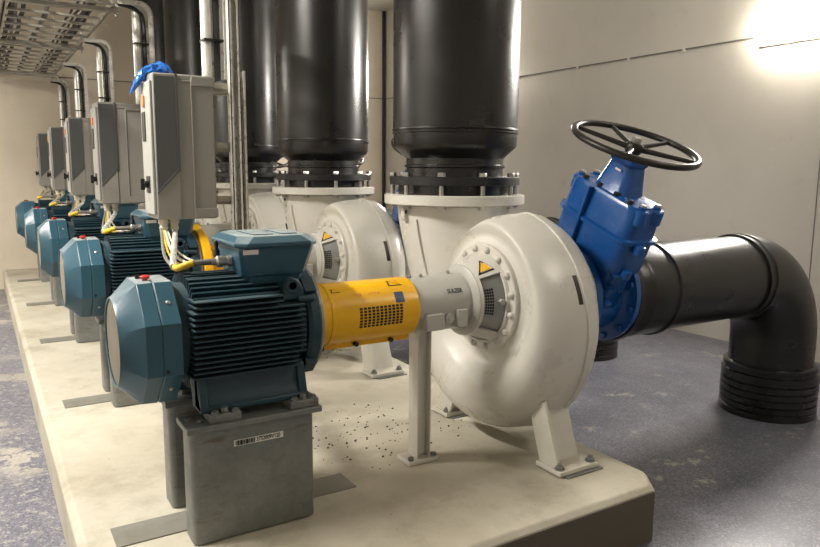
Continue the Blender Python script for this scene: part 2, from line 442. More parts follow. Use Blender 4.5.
    b = MB(); b.loft([cr(.497, .140, .158, .03, .924), cr(.497, .143, .162, .035, .931), cr(.497, .143, .162, .035, .938), cr(.497, .122, .138, .04, .957), cr(.497, .118, .134, .04, .959)])
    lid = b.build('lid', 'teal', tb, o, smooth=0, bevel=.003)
    b = MB(); b.box((.43, -.09, .959), (.50, .08, .962)); b.box((.53, -.09, .959), (.585, .08, .962)); b.box((.512, .0, .959), (.518, .06, .961)); b.build('raised_pad', 'teal', lid, o, bevel=.001)
    for x, y in ((.385, -.125), (.61, -.125), (.385, .125), (.61, .125)):
        b = MB(); b.hexn((x, y, .932), (0,0,1), .008, .012); b.build('screw', 'teal_dark', lid, o)
    b = MB(); b.prism([(.378, -.1470, .918), (.428, -.1470, .918), (.428, -.1430, .902), (.378, -.1430, .902)], (0, -.002, 0)); b.build('sticker', 'wtxt', tb, o, smooth=0)
    # gland on the end of the box
    b = MB(); b.lathe((.372, -.03, .872), (-1, 0, 0), [(0, .020), (.012, .020), (.012, .016), (.03, .016), (.03, .019), (.045, .019), (.05, .012), (.066, .011)], 14)
    gl = b.build('cable_gland', 'steelw', tb, o)
    b = MB(); b.lathe((.345, .035, .88), (0, .1, 1), [(0, .011), (.02, .011), (.03, .006), (.045, .009), (.055, .004)], 12); b.build('nipple', 'black', gl, o)
    # drive shaft end
    b = MB(); b.cyl((.66, 0, AX), (.78, 0, AX), .035, 20); b.build('shaft', 'steelw', t, o)
    return t
mo = motor()
repeat(mo, ['teal finned electric motor ' + o for o in ORD5[1:]], range(1, 5))

# ------------------------------------------------------------------ coupling guard
def pt_cyl(x, th, r):     # th measured from the top towards the camera side
    return Vector((x, -r*math.sin(th), AX + r*math.cos(th)))
def patch(b, x0, x1, t0, t1, r, h=.0008, n=6):
    rings = []
    for k in range(n+1):
        th = t0 + (t1-t0)*k/n
        rings.append([pt_cyl(x0, th, r), pt_cyl(x1, th, r), pt_cyl(x1, th, r+h), pt_cyl(x0, th, r+h)])
    b.loft(rings)
def guard():
    t = thing('coupling_guard', 'yellow cylindrical coupling guard with vent slots nearest the camera', 'guard', (.86, 0, AX), 'yellow coupling guards')
    o = t.location; r = .114
    b = MB(); b.lathe((.652, 0, AX), (1,0,0), [(0, .10), (0, r), (.05, r), (.052, r+.003), (.062, r+.003), (.064, r), (.413, r), (.420, r-.006), (.420, .09)], 72)
    b.build('guard_shell', 'yellow', t, o)
    b = MB(); b.box((.655, -.035, AX-r-.012), (1.065, -.022, AX-r+.012)); b.build('bottom_flange', 'yellow', t, o, bevel=.002)
    for x in (.69, .83, .98):
        b = MB(); b.cyl((x, -.05, AX-r-.002), (x, -.01, AX-r-.002), .009, 10); b.build('clamp_bolt', 'black', t, o)
    b = MB()      # vent slots, rows of short dark openings
    for i in range(11):
        for j in range(7):
            x = .812 + i*.0168; th = math.radians(73 + j*5.6)
            patch(b, x, x+.012, th, th+math.radians(4.3), r-.0004, .001, 1)
    vg = b.build('vent_slots', 'black', t, o, smooth=0); vg['label'] = 'block of dark vent slots in the yellow guard'
    b = MB(); patch(b, .966, 1.004, math.radians(49), math.radians(70), r, .001); k = b.build('round_sticker', 'navy', t, o); k['label'] = 'small blue sticker'
    def tri(x, th, s, mat, name, hh, par, sc_=1):
        b = MB(); P = [(-s, s/r*.7), (s*1.2, s/r*.7), (-s*.8, -s/r*.6)]
        cx = sum(p[0] for p in P)/3; ct = sum(p[1] for p in P)/3
        P = [(x+cx+(a-cx)*sc_, th+ct+(c-ct)*sc_) for a, c in P]
        pts = []
        for (xa, ta), (xb, tb_) in zip(P, P[1:]+P[:1]):
            pts += [(xa+(xb-xa)*k/4, ta+(tb_-ta)*k/4) for k in range(4)]
        b.loft([[pt_cyl(u, v, r+.0002) for u, v in pts], [pt_cyl(u, v, r+hh) for u, v in pts]]); return b.build(name, mat, par, o, smooth=0)
    for tx, tt, ts in ((.985, 24, .027), (.735, 33, .015)):
        k = tri(tx, math.radians(tt), ts, 'black', 'warning_triangle', .001, t); tri(tx, math.radians(tt), ts, 'yel', 'triangle_field', .0016, k, .70)
    b = MB()
    for i in range(9):
        x = .80 + i*.0125
        if i in (3, 4): continue
        patch(b, x, x+.007, math.radians(44+(i%2)*1.5), math.radians(47+(i%3)), r-.0002, .0008, 1)
    b.build('faded_marking', 'orange', t, o, smooth=0)
    return t
repeat(guard(), ['yellow cylindrical coupling guard ' + o for o in ORD5[1:]], range(1, 5))

# the second pump set has a wide yellow end disc beside the motor flange
gd = next(x for x in C.objects if x.name == 'coupling_guard.001'); bo = Vector((.86, 0, AX))
b = MB(); b.lathe((.648, 0, AX), (1,0,0), [(0, .10), (0, .196), (.004, .200), (.040, .200), (.046, .194), (.046, .10)], 64)
k = b.build('end_disc', 'yellow', gd, bo); k['label'] = 'wide yellow end disc'

# ------------------------------------------------------------------ pump
def pump():
    t = thing('centrifugal_pump', 'off-white centrifugal pump with round volute nearest the camera', 'pump', (1.6, 0, .0), 'off-white centrifugal pumps')
    o = t.location
    # bearing housing
    b = MB(); b.lathe((1.072, 0, AX), (1,0,0), [(0, .08), (0, .102), (.02, .105), (.242, .115), (.244, .13), (.257, .146), (.270, .146)], 64)
    bh = b.build('bearing_housing', 'grey_h', t, o)
    for (x0, x1, z0, z1) in ((1.095, 1.175, AX-.085, AX-.02), (1.235, 1.285, AX-.085, AX-.012)):
        b = MB(); b.box((x0, -.125, z0), (x1, -.06, z1)); b.build('boss', 'grey_h', bh, o, bevel=.005)
    b = MB(); b.lathe((1.205, -.105, AX-.045), (0,-1,0), [(0, .02), (.012, .02), (.012, .008), (.018, .008), (.018, 0.001)], 18); b.build('plug', 'grey_h', bh, o)
    for x in (1.075, 1.14, 1.27):
        b = MB(); z = AX + .104 + (x-1.075)*.04; b.lathe((x, -.0, z-.004), (0,0,1), [(0, .007), (.008, .007), (.012, .010), (.018, .004)], 10); b.build('grease_nipple', 'steelw', bh, o)
    b = text_bm('SULZER', .026, lambda x, y: pt_cyl(1.238+x*.80, math.radians(59) - y*.95/.112, .1145))
    k = b.build('lettering', 'ink', bh, o, smooth=0); k['label'] = 'dark maker lettering on the housing'
    # support column
    b = MB(); b.box((1.063, -.05, .0), (1.203, .05, .018)); col = b.build('support_foot', 'white_b', t, o, bevel=.003)
    for x in (1.080, 1.188):
        b = MB(); b.hexn((x, -.035, .018), (0,0,1), .012, .014); b.build('anchor_bolt', 'galv', col, o)
    b = MB(); b.box((1.110, -.036, .018), (1.117, .036, AX-.095)); b.box((1.166, -.036, .018), (1.173, .036, AX-.095)); b.box((1.113, -.010, .018), (1.167, -.002, AX-.095))
    b.box((1.085, -.05, AX-.105), (1.195, .05, AX-.09))
    b.build('support_column', 'white_b', t, o, bevel=.003)
    # lantern with windows
    rf = lambda x: .142 + (x-1.325)*(.192-.140)/.115
    b = MB()
    wins = [(38, 118), (-62, -6), (150, 200), (-130, -80)]
    def inwin(a):
        a = (a+180) % 360 - 180
        return any(w0 <= a <= w1 for w0, w1 in [(48, 132), (-62, -6), (152, 180), (-180, -160), (-130, -82)])
    xs = [1.325, 1.345, 1.428, 1.444]
    N = 180
    V = {}
    for side, dr in ((0, 0), (1, -.010)):
        for i, x in enumerate(xs):
            for k in range(N): V[side, i, k] = b.bm.verts.new(pt_cyl(x, 2*PI*k/N, rf(x)+dr))
    def open_(i, k): return i == 1 and inwin(k*360/N + 1)
    for i in range(3):
        for k in range(N):
            if open_(i, k): continue
            j = (k+1) % N
            b.face((V[0,i,k], V[0,i,j], V[0,i+1,j], V[0,i+1,k])); b.face((V[1,i,k], V[1,i,j], V[1,i+1,j], V[1,i+1,k]))
            for kk, nb in ((k, (k-1) % N), (j, j)):
                if open_(i, nb): b.face((V[0,i,kk], V[0,i+1,kk], V[1,i+1,kk], V[1,i,kk]))
    for i in (1, 2):
        for k in range(N):
            if open_(1, k): j = (k+1) % N; b.face((V[0,i,k], V[0,i,j], V[1,i,j], V[1,i,k]))
    ln = b.build('lantern', 'white', t, o, smooth=35)
    for w0, w1 in ((48, 132), (-62, -6), (150, 200), (-130, -82)):        # perforated covers inside the windows
        b = MB(); n = 8
        b.loft([[pt_cyl(1.340, math.radians(w0-2+(w1-w0+4)*k/n), rf(1.340)-.014), pt_cyl(1.434, math.radians(w0-2+(w1-w0+4)*k/n), rf(1.434)-.014),
                 pt_cyl(1.434, math.radians(w0-2+(w1-w0+4)*k/n), rf(1.434)-.016), pt_cyl(1.340, math.radians(w0-2+(w1-w0+4)*k/n), rf(1.340)-.016)] for k in range(n+1)])
        pc = b.build('window_cover', 'perfg', ln, o)
        b = MB()
        for i in range(5):
            for j in range(9):
                if w0 != 48: continue
                x = 1.348 + i*.0085; a = math.radians(66 + j*4.6)
                b.loft([[pt_cyl(x+u, a+v, rf(x+u)-.0138+h) for u, v in ((0,0), (.006,0), (.006, .058), (0, .058))] for h in (0, .0008)])
        if w0 == 48: b.build('perforation', 'black', pc, o, smooth=0)
        else: b.bm.free()
    b = MB(); b.cyl((1.415, -.150, AX+.012), (1.408, -.172, AX+.012), .009, 10); b.hexn((1.408, -.172, AX+.012), (-.3, -1, 0), .015, .02); b.build('stud', 'steelw', ln, o)
    # triangle on the lantern
    def tri(s, mat, h, name, par):
        b = MB(); P = [(1.385-.0-s*.75, math.radians(21)+s*5.0), (1.385+s*.95, math.radians(21)+s*4.3), (1.385-.0, math.radians(21)-s*5)]
        P = [(1.347, 43), (1.413, 42), (1.388, 17)] if s > .9 else [(1.359, 39), (1.402, 38.5), (1.386, 22)]
        pts = []
        for (xa, ta), (xb, tb_) in zip(P, P[1:]+P[:1]): pts += [(xa+(xb-xa)*k/5, math.radians(ta+(tb_-ta)*k/5)) for k in range(5)]
        b.loft([[pt_cyl(u, v, rf(u)+.0003) for u, v in pts], [pt_cyl(u, v, rf(u)+h) for u, v in pts]])
        return b.build(name, mat, par, o, smooth=0)
    k = tri(1, 'black', .0012, 'warning_triangle', ln); k2 = tri(.7, 'yel', .0018, 'triangle_field', ln)
    # bolted ring
    b = MB(); b.lathe((1.440, 0, AX), (1,0,0), [(0, .185), (0, .222), (.004, .226), (.022, .226), (.022, .17)], 72)
    rg = b.build('bolted_ring', 'white', t, o)
    for k in range(16):
        a = 2*PI*(k+.5)/16; b = MB(); b.lathe(pt_cyl(1.440, a, .206), (-1,0,0), [(0, .015), (.006, .015), (.014, .010), (.017, .003)], 12); b.build('ring_bolt', 'white', rg, o)
    b = MB(); b.cyl((1.46, 0, AX), (1.50, 0, AX), .18, 48); b.cyl((1.3, 0, AX), (1.47, 0, AX), .045, 24); b.build('seal_cover', 'galvt', t, o)
    # volute casing: spiral torus-like body
    def Ro(a):          # distance from the shaft to the rim; a from the top towards the camera side
        cy, cz, R = .080, -.122, .487
        d = Vector((-math.sin(a), math.cos(a))); k = d.x*cy + d.y*cz
        R1 = k + math.sqrt(max(k*k - (cy*cy+cz*cz) + R*R, 1e-6))
        g = ((math.degrees(a)+180) % 360) - 180           # tongue: the spiral starts small behind the neck
        f = 0
        if -92 < g < 8: f = min(1, (8-g)/34)*min(1, (g+92)/14); f = f*f*(3-2*f)
        return R1*(1-f) + .305*f
    def section(a):
        R = Ro(a); p = [(1.462, .190), (1.462, .236), (1.466, .244)]
        w = min(.135, (R-.24)*.62)                       # how far the belly comes forward
        xm = 1.645; xf = 1.475 - (w-.07)*.25
        rc = R - .155 if R-.155 > .28 else .28
        # inner dish out to the belly, then round over to the rim
        rb = .5*(R + .25)
        p += [(1.472, .258), (1.468, .272)]
        n = 12; r0, x0 = .285, 1.464
        xf = 1.458 - max(R-.37, 0)*.28; rc = r0 + (R-r0)*.36
        p += [(x0-.001, r0), (x0+(xf-x0)*.55, r0+(rc-r0)*.35), (x0+(xf-x0)*.9, r0+(rc-r0)*.7)]
        for k in range(n+1):
            g = PI*.5*k/n; p.append((xm - (xm-xf)*math.cos(g)**.85, rc + (R-.006-rc)*math.sin(g)**.92))
        p += [(1.660, R-.006), (1.661, R), (1.671, R), (1.672, R-.007), (1.690, R-.008)]
        for k in range(1, 9):
            g = PI*.5*k/8; p.append((1.690 + .105*math.sin(g), R-.008 - (R-.27)*(1-math.cos(g))))
        p += [(1.80, .245), (1.81, .22), (1.815, .205)]
        return p
    b = MB(); N = 96
    rings = [[pt_cyl(x, 2*PI*k/N, r) for k, (x, r) in [(k, section(2*PI*k/N)[i]) for k in range(N)]] for i in range(len(section(0)))]
    b.loft(rings, False, False)
    vc = b.build('volute_casing', 'white', t, o, smooth=50)
    b = MB()
    n = 6; RR = lambda k: Ro(math.radians(70+k*18/n)); PP = lambda x, k, h: pt_cyl(x, math.radians(70+k*18/n), RR(k)-.0085+h)
    b.loft([[PP(1.628, k, -.002), PP(1.650, k, -.002), PP(1.650, k, .0035), PP(1.628, k, .0025)] for k in range(n+1)])
    k = b.build('rating_plate', 'iron', vc, o); k['label'] = 'narrow dark plate on the volute rim'
    # suction nozzle
    b = MB(); b.lathe((1.79, 0, AX-.03), (1,0,0), [(0, .24), (.02, .205), (.04, .19), (.070, .19), (.072, .232), (.0945, .232)], 56); b.build('suction_nozzle', 'white', t, o)
    # discharge neck, rising on the far side
    b = MB(); rings = []
    for k in range(13):
        u = k/12; z = .46 + u*.55
        cy = .36 + (.48-.36)*min(1, u*1.15)**.8; rx = .165 + .110*u**.8; ry = .19 + .085*u**.8; cx = 1.60 + .034*u
        rings.append([(cx + rx*math.cos(2*PI*i/56), cy + ry*math.sin(2*PI*i/56), z) for i in range(56)])
    b.loft(rings)
    nk = b.build('discharge_neck', 'white', t, o)
    b = MB(); b.tube(bez((1.371, .405, .950), (1.374, .395, .86), (1.393, .365, .75), (1.414, .345, .63)), .006, 8); b.build('casting_rib', 'white', nk, o)
    b = MB(); b.lathe((1.634, .48, 1.015), (0,0,1), [(0, .25), (0, .330), (.004, .336), (.042, .336), (.046, .330), (.046, .25)], 72); fl = b.build('discharge_flange', 'white', t, o)
    for k in range(10):
        a = math.radians(36*k - 90 - 12 - 34); x, y = 1.634+.297*math.cos(a), .48+.297*math.sin(a)
        b = MB(); b.hexn((x, y, 1.015), (0,0,-1), .017, .018); b.build('nut', 'steelw', fl, o)
        b = MB(); b.cyl((x, y, 1.061), (x, y, 1.105), .011, 12); b.build('stud', 'steelw', fl, o)
        b = MB(); b.hexn((x, y, 1.145), (0,0,1), .018, .018); b.build('bolt_head', 'steelw', fl, o)
    # lifting tab with small sticker
    b = MB(); b.prism([(1.372, .462, 1.015), (1.342, .462, 1.0), (1.340, .462, .955), (1.352, .462, .938), (1.375, .462, .945)], (0, .03, 0)); tb_ = b.build('lifting_tab', 'white', t, o, bevel=.003)
    b = MB(); b.prism([(1.344, .4615, .975), (1.358, .4615, .975), (1.358, .4615, .990), (1.344, .4615, .990)], (0, -.001, 0)); b.build('sticker', 'navy', tb_, o, smooth=0)
    # feet
    for s in (-1, 1):
        yc = -.372 if s < 0 else .395; xc = 1.603
        b = MB(); b.box((xc-.100, yc-.070, .006), (xc+.105, yc+.070, .026))
        ft = b.build('foot', 'white_b', t, o, bevel=.003)
        b = MB(); yt = s*.300
        b.loft([[(xc-.085, yc+s*.045, .024), (xc-.070, yc+s*.045, .024), (xc-.070, yc-s*.065, .024), (xc-.085, yc-s*.065, .024)],
                [(xc-.085, yt+s*.02, .27), (xc-.070, yt+s*.02, .27), (xc-.070, yt-s*.08, .27), (xc-.085, yt-s*.08, .27)]])
        b.loft([[(xc-.080, yc-s*.020, .024), (xc+.086, yc-s*.020, .024), (xc+.086, yc-s*.036, .024), (xc-.080, yc-s*.036, .024)],
                [(xc-.080, yt-s*.03, .27), (xc+.078, yt-s*.03, .27), (xc+.078, yt-s*.046, .27), (xc-.080, yt-s*.046, .27)]])
        b.build('leg_web', 'white_b', ft, o, bevel=.002)
        b = MB(); b.box((xc-.075, yc-.088, .0), (xc+.115, yc+.055, .006)); b.build('shim_plate', 'galv', ft, o)
        for x in (xc-.08, xc+.085):
            b = MB(); b.lathe((x, yc-.045, .026), (0,0,1), [(0, .020), (.004, .020), (.004, .010), (.022, .010)], 16); b.hexn((x, yc-.045, .030), (0,0,1), .016, .011); b.build('anchor_bolt', 'galv', ft, o)
    return t
repeat(pump(), ['off-white centrifugal pump with round volute, ' + o for o in ORD5[1:]], range(1, 5))

# ------------------------------------------------------------------ black vertical discharge pipe
def riser():
    t = thing('discharge_pipe', 'thick black vertical plastic pipe on the pump nearest the camera', 'pipe', (1.634, .48, 1.061), 'black vertical discharge pipes')
    o = t.location; c = (1.634, .48, 0)
    b = MB(); b.lathe(c, (0,0,1), [(1.061, .2), (1.061, .268), (1.105, .268), (1.105, .2)], 64, (False, False)); b.build('stub_collar', 'blackp', t, o)
    b = MB(); b.lathe(c, (0,0,1), [(1.105, .2), (1.105, .308), (1.108, .312), (1.141, .312), (1.145, .308), (1.145, .2)], 72, (False, False)); b.build('backing_ring', 'blackf', t, o)
    b = MB(); b.lathe(c, (0,0,1), [(1.145, .232), (1.184, .232), (1.188, .241), (1.197, .241), (1.201, .232), (1.228, .232), (1.236, .240), (1.262, .268), (1.280, .288), (1.292, .293), (1.342, .294), (1.344, .300), (1.351, .300), (1.354, .295), (1.357, .295), (1.359, .301), (1.366, .300), (1.368, .296), (3.449, .296)], 96, (False, False))
    b.build('pipe_wall', 'blackp', t, o)
    return t
repeat(riser(), ['thick black vertical plastic pipe of the pump ' + o for o in ORD5[1:]], range(1, 5))

# ------------------------------------------------------------------ gate valve
ZS = .618
def valve():
    t = thing('gate_valve', 'blue gate valve with black handwheel behind the pump nearest the camera', 'valve', (2.06, 0, ZS), 'blue gate valves')
    o = t.location; ph = math.radians(22)
    W = Vector((0, -math.sin(ph), math.cos(ph))); L = Vector((0, -math.cos(ph), -math.sin(ph))); X = Vector((1,0,0)); O = Vector((2.06, 0, ZS))
    q = lambda x, l, w: O + X*x + L*l + W*w
    b = MB(); b.lathe((1.92, 0, ZS), (1,0,0), [(0, .15), (0, .235), (.03, .237), (.03, .20), (.06, .175), (.10, .17), (.18, .17), (.22, .175), (.24, .20), (.242, .237), (.272, .235), (.272, .15)], 64)
    b.build('body', 'blue', t, o)
    # wedge housing
    def oval(w, hx, hl, n=8):
        pts = []; r = min(hx, hl)*.55
        for cx, cl, s0 in ((hx-r, hl-r, 0), (-hx+r, hl-r, PI/2), (-hx+r, -hl+r, PI), (hx-r, -hl+r, 1.5*PI)):
            for k in range(n): a = s0+PI/2*k/(n-1); pts.append(q(cx+r*math.cos(a), cl+r*math.sin(a), w))
        return pts
    b = MB(); b.loft([oval(-.12, .075, .12), oval(-.05, .085, .165), oval(.17, .085, .178), oval(.20, .088, .188), oval(.205, .096, .196)]); b.build('wedge_housing', 'blue', t, o, smooth=35)
    b = MB(); b.loft([oval(.205, .10, .200), oval(.225, .106, .206), oval(.35, .108, .208), oval(.358, .122, .222), oval(.372, .122, .222), oval(.378, .106, .206), oval(.495, .100, .200), oval(.513, .092, .185), oval(.520, .07, .15)])
    bn = b.build('bonnet', 'blue', t, o, smooth=35)
    # rib down the face towards the camera
    b = MB(); b.obox(q(-.116, -.055, .355), X*.014, L*.009, W*.155); b.obox(q(-.105, -.055, .10), X*.02, L*.009, W*.11); b.build('stiffening_rib', 'blue', bn, o, bevel=.004)
    for l in (-.20, .20):
        for x in (-.045, .045):
            b = MB(); b.lathe(q(x, l*.93, .445), W, [(0, .034), (.055, .034), (.062, .028), (.062, .001)], 16); b.hexn(q(x, l*.93, .507), W, .017, .014)
            b.build('bonnet_lug', 'blue', bn, o)
            b = MB(); b.hexn(q(x, l*.93, .515), W, .015, .014); b.build('bonnet_bolt', 'steelw', bn, o)
    for w, l in ((.345, -.232), (.345, .232), (.22, .214)):
        b = MB(); b.lathe(q(-.03, l, w-.018), W, [(0, .024), (.034, .024), (.036, .018)], 14); b.build('side_lug', 'blue', bn, o)
    for w in (.06, .13, .20):
        b = MB(); b.lathe(q(-.06, .19, w), W, [(0, .026), (.012, .028), (.016, .02)], 14); b.build('side_lug', 'blue', bn, o)
    for l, w in ((.09, .04), (.12, .12)):
        b = MB(); b.obox(q(-.0862 if w > .0 else -.09, l, w), X*.0012, L*.016, W*.022); b.build('sticker', 'wtxt', t, o, smooth=0)
    # yoke
    b = MB(); b.loft([oval(.505, .085, .10), oval(.525, .075, .09), oval(.635, .054, .064), oval(.647, .062, .072), oval(.665, .062, .072)]); b.build('yoke', 'blue', bn, o, smooth=35)
    for l in (-.13, -.04, .06, .14):
        b = MB(); b.hexn(q(-.075, l, .516), W, .014, .016); b.build('bonnet_bolt', 'iron', bn, o)
    b = MB(); b.obox(q(-.066, .015, .615), X*.001, L*.016, W*.004); b.build('sticker', 'wtxt', bn, o)
    # wheel
    HW = .705
    b = MB(); b.cyl(q(0,0,.64), q(0,0,.75), .014, 16); sp = b.build('stem', 'steelw', t, o)
    b = MB(); b.lathe(q(0,0,HW-.022), W, [(0, .03), (.01, .036), (.036, .036), (.046, .028), (.046, .012)], 24); 
    b.tube([q(  .260*math.cos(2*PI*k/72), .260*math.sin(2*PI*k/72), HW+.018) for k in range(72)], .0145, 12, closed=True)
    hw = b.build('handwheel', 'iron', t, o)
    for k in (-8, -68, -128, 55, 145):
        a = math.radians(k); b = MB()
        b.tube([q(.028*math.cos(a), .028*math.sin(a), HW), q(.15*math.cos(a), .15*math.sin(a), HW+.009), q(.254*math.cos(a), .254*math.sin(a), HW+.016)], [.012, .010, .009], 10)
        b.build('spoke', 'iron', hw, o)
    b = MB(); b.hexn(q(0,0,HW+.024), W, .02, .02); b.build('hub_nut', 'steelw', hw, o)
    for k in range(12):
        a = 2*PI*(k+.5)/12
        for x, d in ((1.92, -1), (2.192, -1)):
            b = MB(); 
            if x > 2: b.hexn((2.162, .212*math.sin(a), ZS+.212*math.cos(a)), (-1,0,0), .016, .016)
            else: b.hexn((1.95, .212*math.sin(a), ZS+.212*math.cos(a)), (1,0,0), .016, .016)
            b.build('flange_bolt', 'blue', t, o)
    t.location.x -= .035
    return t
repeat(valve(), ['blue gate valve with black handwheel of the pump ' + o for o in ORD5[1:]], range(1, 5))

# ------------------------------------------------------------------ suction pipe and elbow
def suction():
    t = thing('suction_pipe', 'black plastic suction pipe with elbow into the floor, nearest the camera', 'pipe', (3.63, 0, FL), 'black suction pipes')
    o = t.location; z = ZS-.012; r = .222
    b = MB(); b.lathe((2.192, 0, z), (1,0,0), [(0, .1), (0, .232), (.03, .234), (.032, .1)], 64, (False, False)); b.build('backing_ring', 'blackf', t, o)
    b = MB(); b.lathe((2.224, 0, z), (1,0,0), [(0, .1), (0, .205), (.05, .205), (.075, .222), (.09, .226), (.245, .227), (.25, .236), (.262, .236), (.266, r), (1.03, r)], 72, (False, False)); b.build('pipe_wall', 'blackp', t, o)
    b = MB(); rb = .37; path = []; rad = []
    b.lathe((3.19, 0, z), (1,0,0), [(0, r), (0, .235), (.014, .235), (.018, .228), (.055, .228), (.058, .236), (.07, .236), (.073, .228)], 72, (False, False))
    for k in range(25):
        a = PI/2*k/24; path.append((3.26 + rb*math.sin(a), 0, z - rb*(1-math.cos(a)))); rad.append(.228)
    b.tube([(3.23, 0, z)] + path + [(3.63, 0, .0)], [.228]+rad+[.228], 64)
    b.build('elbow', 'blackp', t, o, smooth=50)
    b = MB(); zt = .075-FL
    prof = [(0, .24), (0, .262), (.035, .262), (.04, .253), (.05, .253), (.054, .262)]
    for zz in (.075, .115, .155, .195): prof += [(zz, .262), (zz+.004, .252), (zz+.012, .252), (zz+.016, .262)]
    prof += [(zt-.05, .262), (zt-.045, .246), (zt-.03, .246), (zt-.026, .254), (zt-.006, .254), (zt, .245), (zt+.002, .22)]
    b.lathe((3.63, 0, FL), (0,0,1), prof, 72, (False, False)); b.build('floor_sleeve', 'blackp', t, o)
    t.location.x -= .030
    return t
repeat(suction(), ['black plastic suction pipe with elbow, ' + o for o in ORD5[1:]], range(1, 5))

# ------------------------------------------------------------------ drive cabinet
CY0, CY1, CX0, CX1, CZ0, CZ1 = .70, .90, .300, .548, .962, 1.556
def cabinet():
    t = thing('control_cabinet', 'tall grey drive cabinet with blue plastic on top, nearest the camera', 'cabinet', (.42, .8, CZ0), 'grey drive cabinets beside the motors')
    o = t.location
    b = MB(); b.box((.395, CY0+.006, CZ0), (CX1, CY1-.006, CZ1)); b.build('body', 'cab', t, o, bevel=.006)
    b = MB()
    for z in (CZ0+.0, CZ1-.05): b.box((.455, CY0-.002, z+.006), (CX1+.003, CY0+.01, z+.044))
    b.box((.452, CY0-.001, CZ0+.02), (.458, CY0+.01, CZ1-.02)); b.box((.40, CY0+.0, CZ1-.03), (.54, CY0+.01, CZ1-.024))
    b.build('body_rib', 'cab', t, o, bevel=.002)
    # lighter front cover with diagonal lower edge
    prof = [(CX0, CZ0), (.40, CZ0), (.40, CZ1), (CX0, CZ1)]
    b = MB(); b.prism([(x, CY0, z) for x, z in prof], (0, CY1-CY0, 0)); fc = b.build('front_cover', 'cab', t, o, bevel=.006)
    prof = [(CX0-.004, CZ0+.0), (CX0+.028, CZ0+.0), (CX0+.028, CZ0+.10), (.392, CZ0+.19), (.392, CZ1+.003), (CX0-.004, CZ1+.003)]
    prof = [(CX0+.004, CZ0+.115), (.388, CZ0+.205), (.388, CZ1-.012), (CX0+.004, CZ1-.012)]
    b = MB(); b.prism([(x, CY0-.005, z) for x, z in prof], (0, .02, 0)); sp = b.build('side_panel', 'cabd', t, o, bevel=.002); sp['label'] = 'darker grey side panel with slanted lower edge'
    b = MB(); b.prism([(.388, CY0-.006, CZ0+.20), (.398, CY0-.006, CZ0+.20), (.398, CY0-.006, CZ1-.0), (.388, CY0-.006, CZ1-.0)], (0, .01, 0))
    b.prism([(CX0+.002, CY0-.006, CZ0+.104), (CX0+.002, CY0-.006, CZ0+.115), (.388, CY0-.006, CZ0+.210), (.398, CY0-.006, CZ0+.205)], (0, .01, 0))
    b.prism([(.325, CY0-.0055, CZ0+.332), (.375, CY0-.0055, CZ0+.333), (.375, CY0-.0055, CZ0+.335), (.325, CY0-.0055, CZ0+.334)], (0, .003, 0))
    b.build('panel_edge', 'cabd', t, o, bevel=.001)
    b = MB(); b.box((CX0-.012, CY0+.01, CZ0+.02), (CX0, CY1-.01, CZ1-.03)); fp = b.build('front_panel', 'cabf', t, o, bevel=.004)
    b = MB(); b.box((CX0-.020, CY0+.10, CZ1-.13), (CX0-.012, CY0+.13, CZ1-.085)); k = b.build('indicator', 'orange', fp, o, bevel=.003); k['label'] = 'small orange indicator on the cabinet front'
    b = MB(); b.box((CX0-.016, CY0+.10, CZ1-.27), (CX0-.012, CY1-.04, CZ1-.15)); b.build('keypad', 'black', fp, o, bevel=.003)
    b = MB(); b.box((CX0-.015, CY0+.06, CZ0+.11), (CX0-.012, CY0+.13, CZ0+.18))
    b.cyl((CX0-.015, CY0+.095, CZ0+.145), (CX0-.032, CY0+.095, CZ0+.145), .015, 16); b.box((CX0-.045, CY0+.088, CZ0+.122), (CX0-.028, CY0+.102, CZ0+.168)); b.build('isolator_switch', 'black', fp, o, bevel=.002)
    for x in (.333, .378):
        b = MB(); b.lathe((x, CY0+.06, CZ0), (0,0,-1), [(0, .021), (.018, .021), (.018, .016), (.035, .016), (.035, .019), (.048, .014)], 16); b.build('cable_gland', 'cablewh', t, o)
    return t
cb = cabinet()
repeat(cb, ['tall grey drive cabinet, ' + o for o in ORD5[1:]], range(1, 5))

# strut frame carrying each cabinet
def frame():
    t = thing('cabinet_stand', 'galvanised channel stand holding the drive cabinet nearest the camera', 'frame', (.69, .86, 0), 'galvanised cabinet stands')
    o = t.location
    def channel(b, x0, y0, x1, y1, z0, z1, th=.004):
        b.box((x0, y0, z0), (x0+th, y1, z1)); b.box((x1-th, y0, z0), (x1, y1, z1)); b.box((x0, y1-th, z0), (x1, y1, z1))
        b.box((x0, y0, z0), (x0+.011, y0+th, z1)); b.box((x1-.011, y0, z0), (x1, y0+th, z1))
    for x0, y0 in ((.668, .78), (.668, .86)):
        b = MB(); channel(b, x0, y0, x0+.045, y0+.041, 0, 1.60 if y0 < .9 else 1.58); b.build('upright', 'galvs', t, o, smooth=0)
        b = MB(); b.box((x0-.03, y0-.012, 0), (x0+.075, y0+.055, .008)); b.build('base_plate', 'galvt', t, o)
    for z in (1.50, 1.25, 1.02):
        b = MB(); b.box((CX1, .74, z), (.668, .78, z+.012)); b.box((CX1, .74, z), (.668, .744, z+.036)); b.box((CX1, .875, z), (.668, .895, z+.03)); b.box((CX1+.0, .74, z), (CX1+.018, .90, z+.036))
        b.build('bracket', 'galvt', t, o, smooth=0)
        b = MB(); b.hexn((.64, .74, z+.02), (0,-1,0), .011, .01); b.cyl((.64, .74, z+.02), (.64, .72, z+.02), .006, 8); b.build('bolt', 'steelw', t, o)
    return t
fr0 = frame()
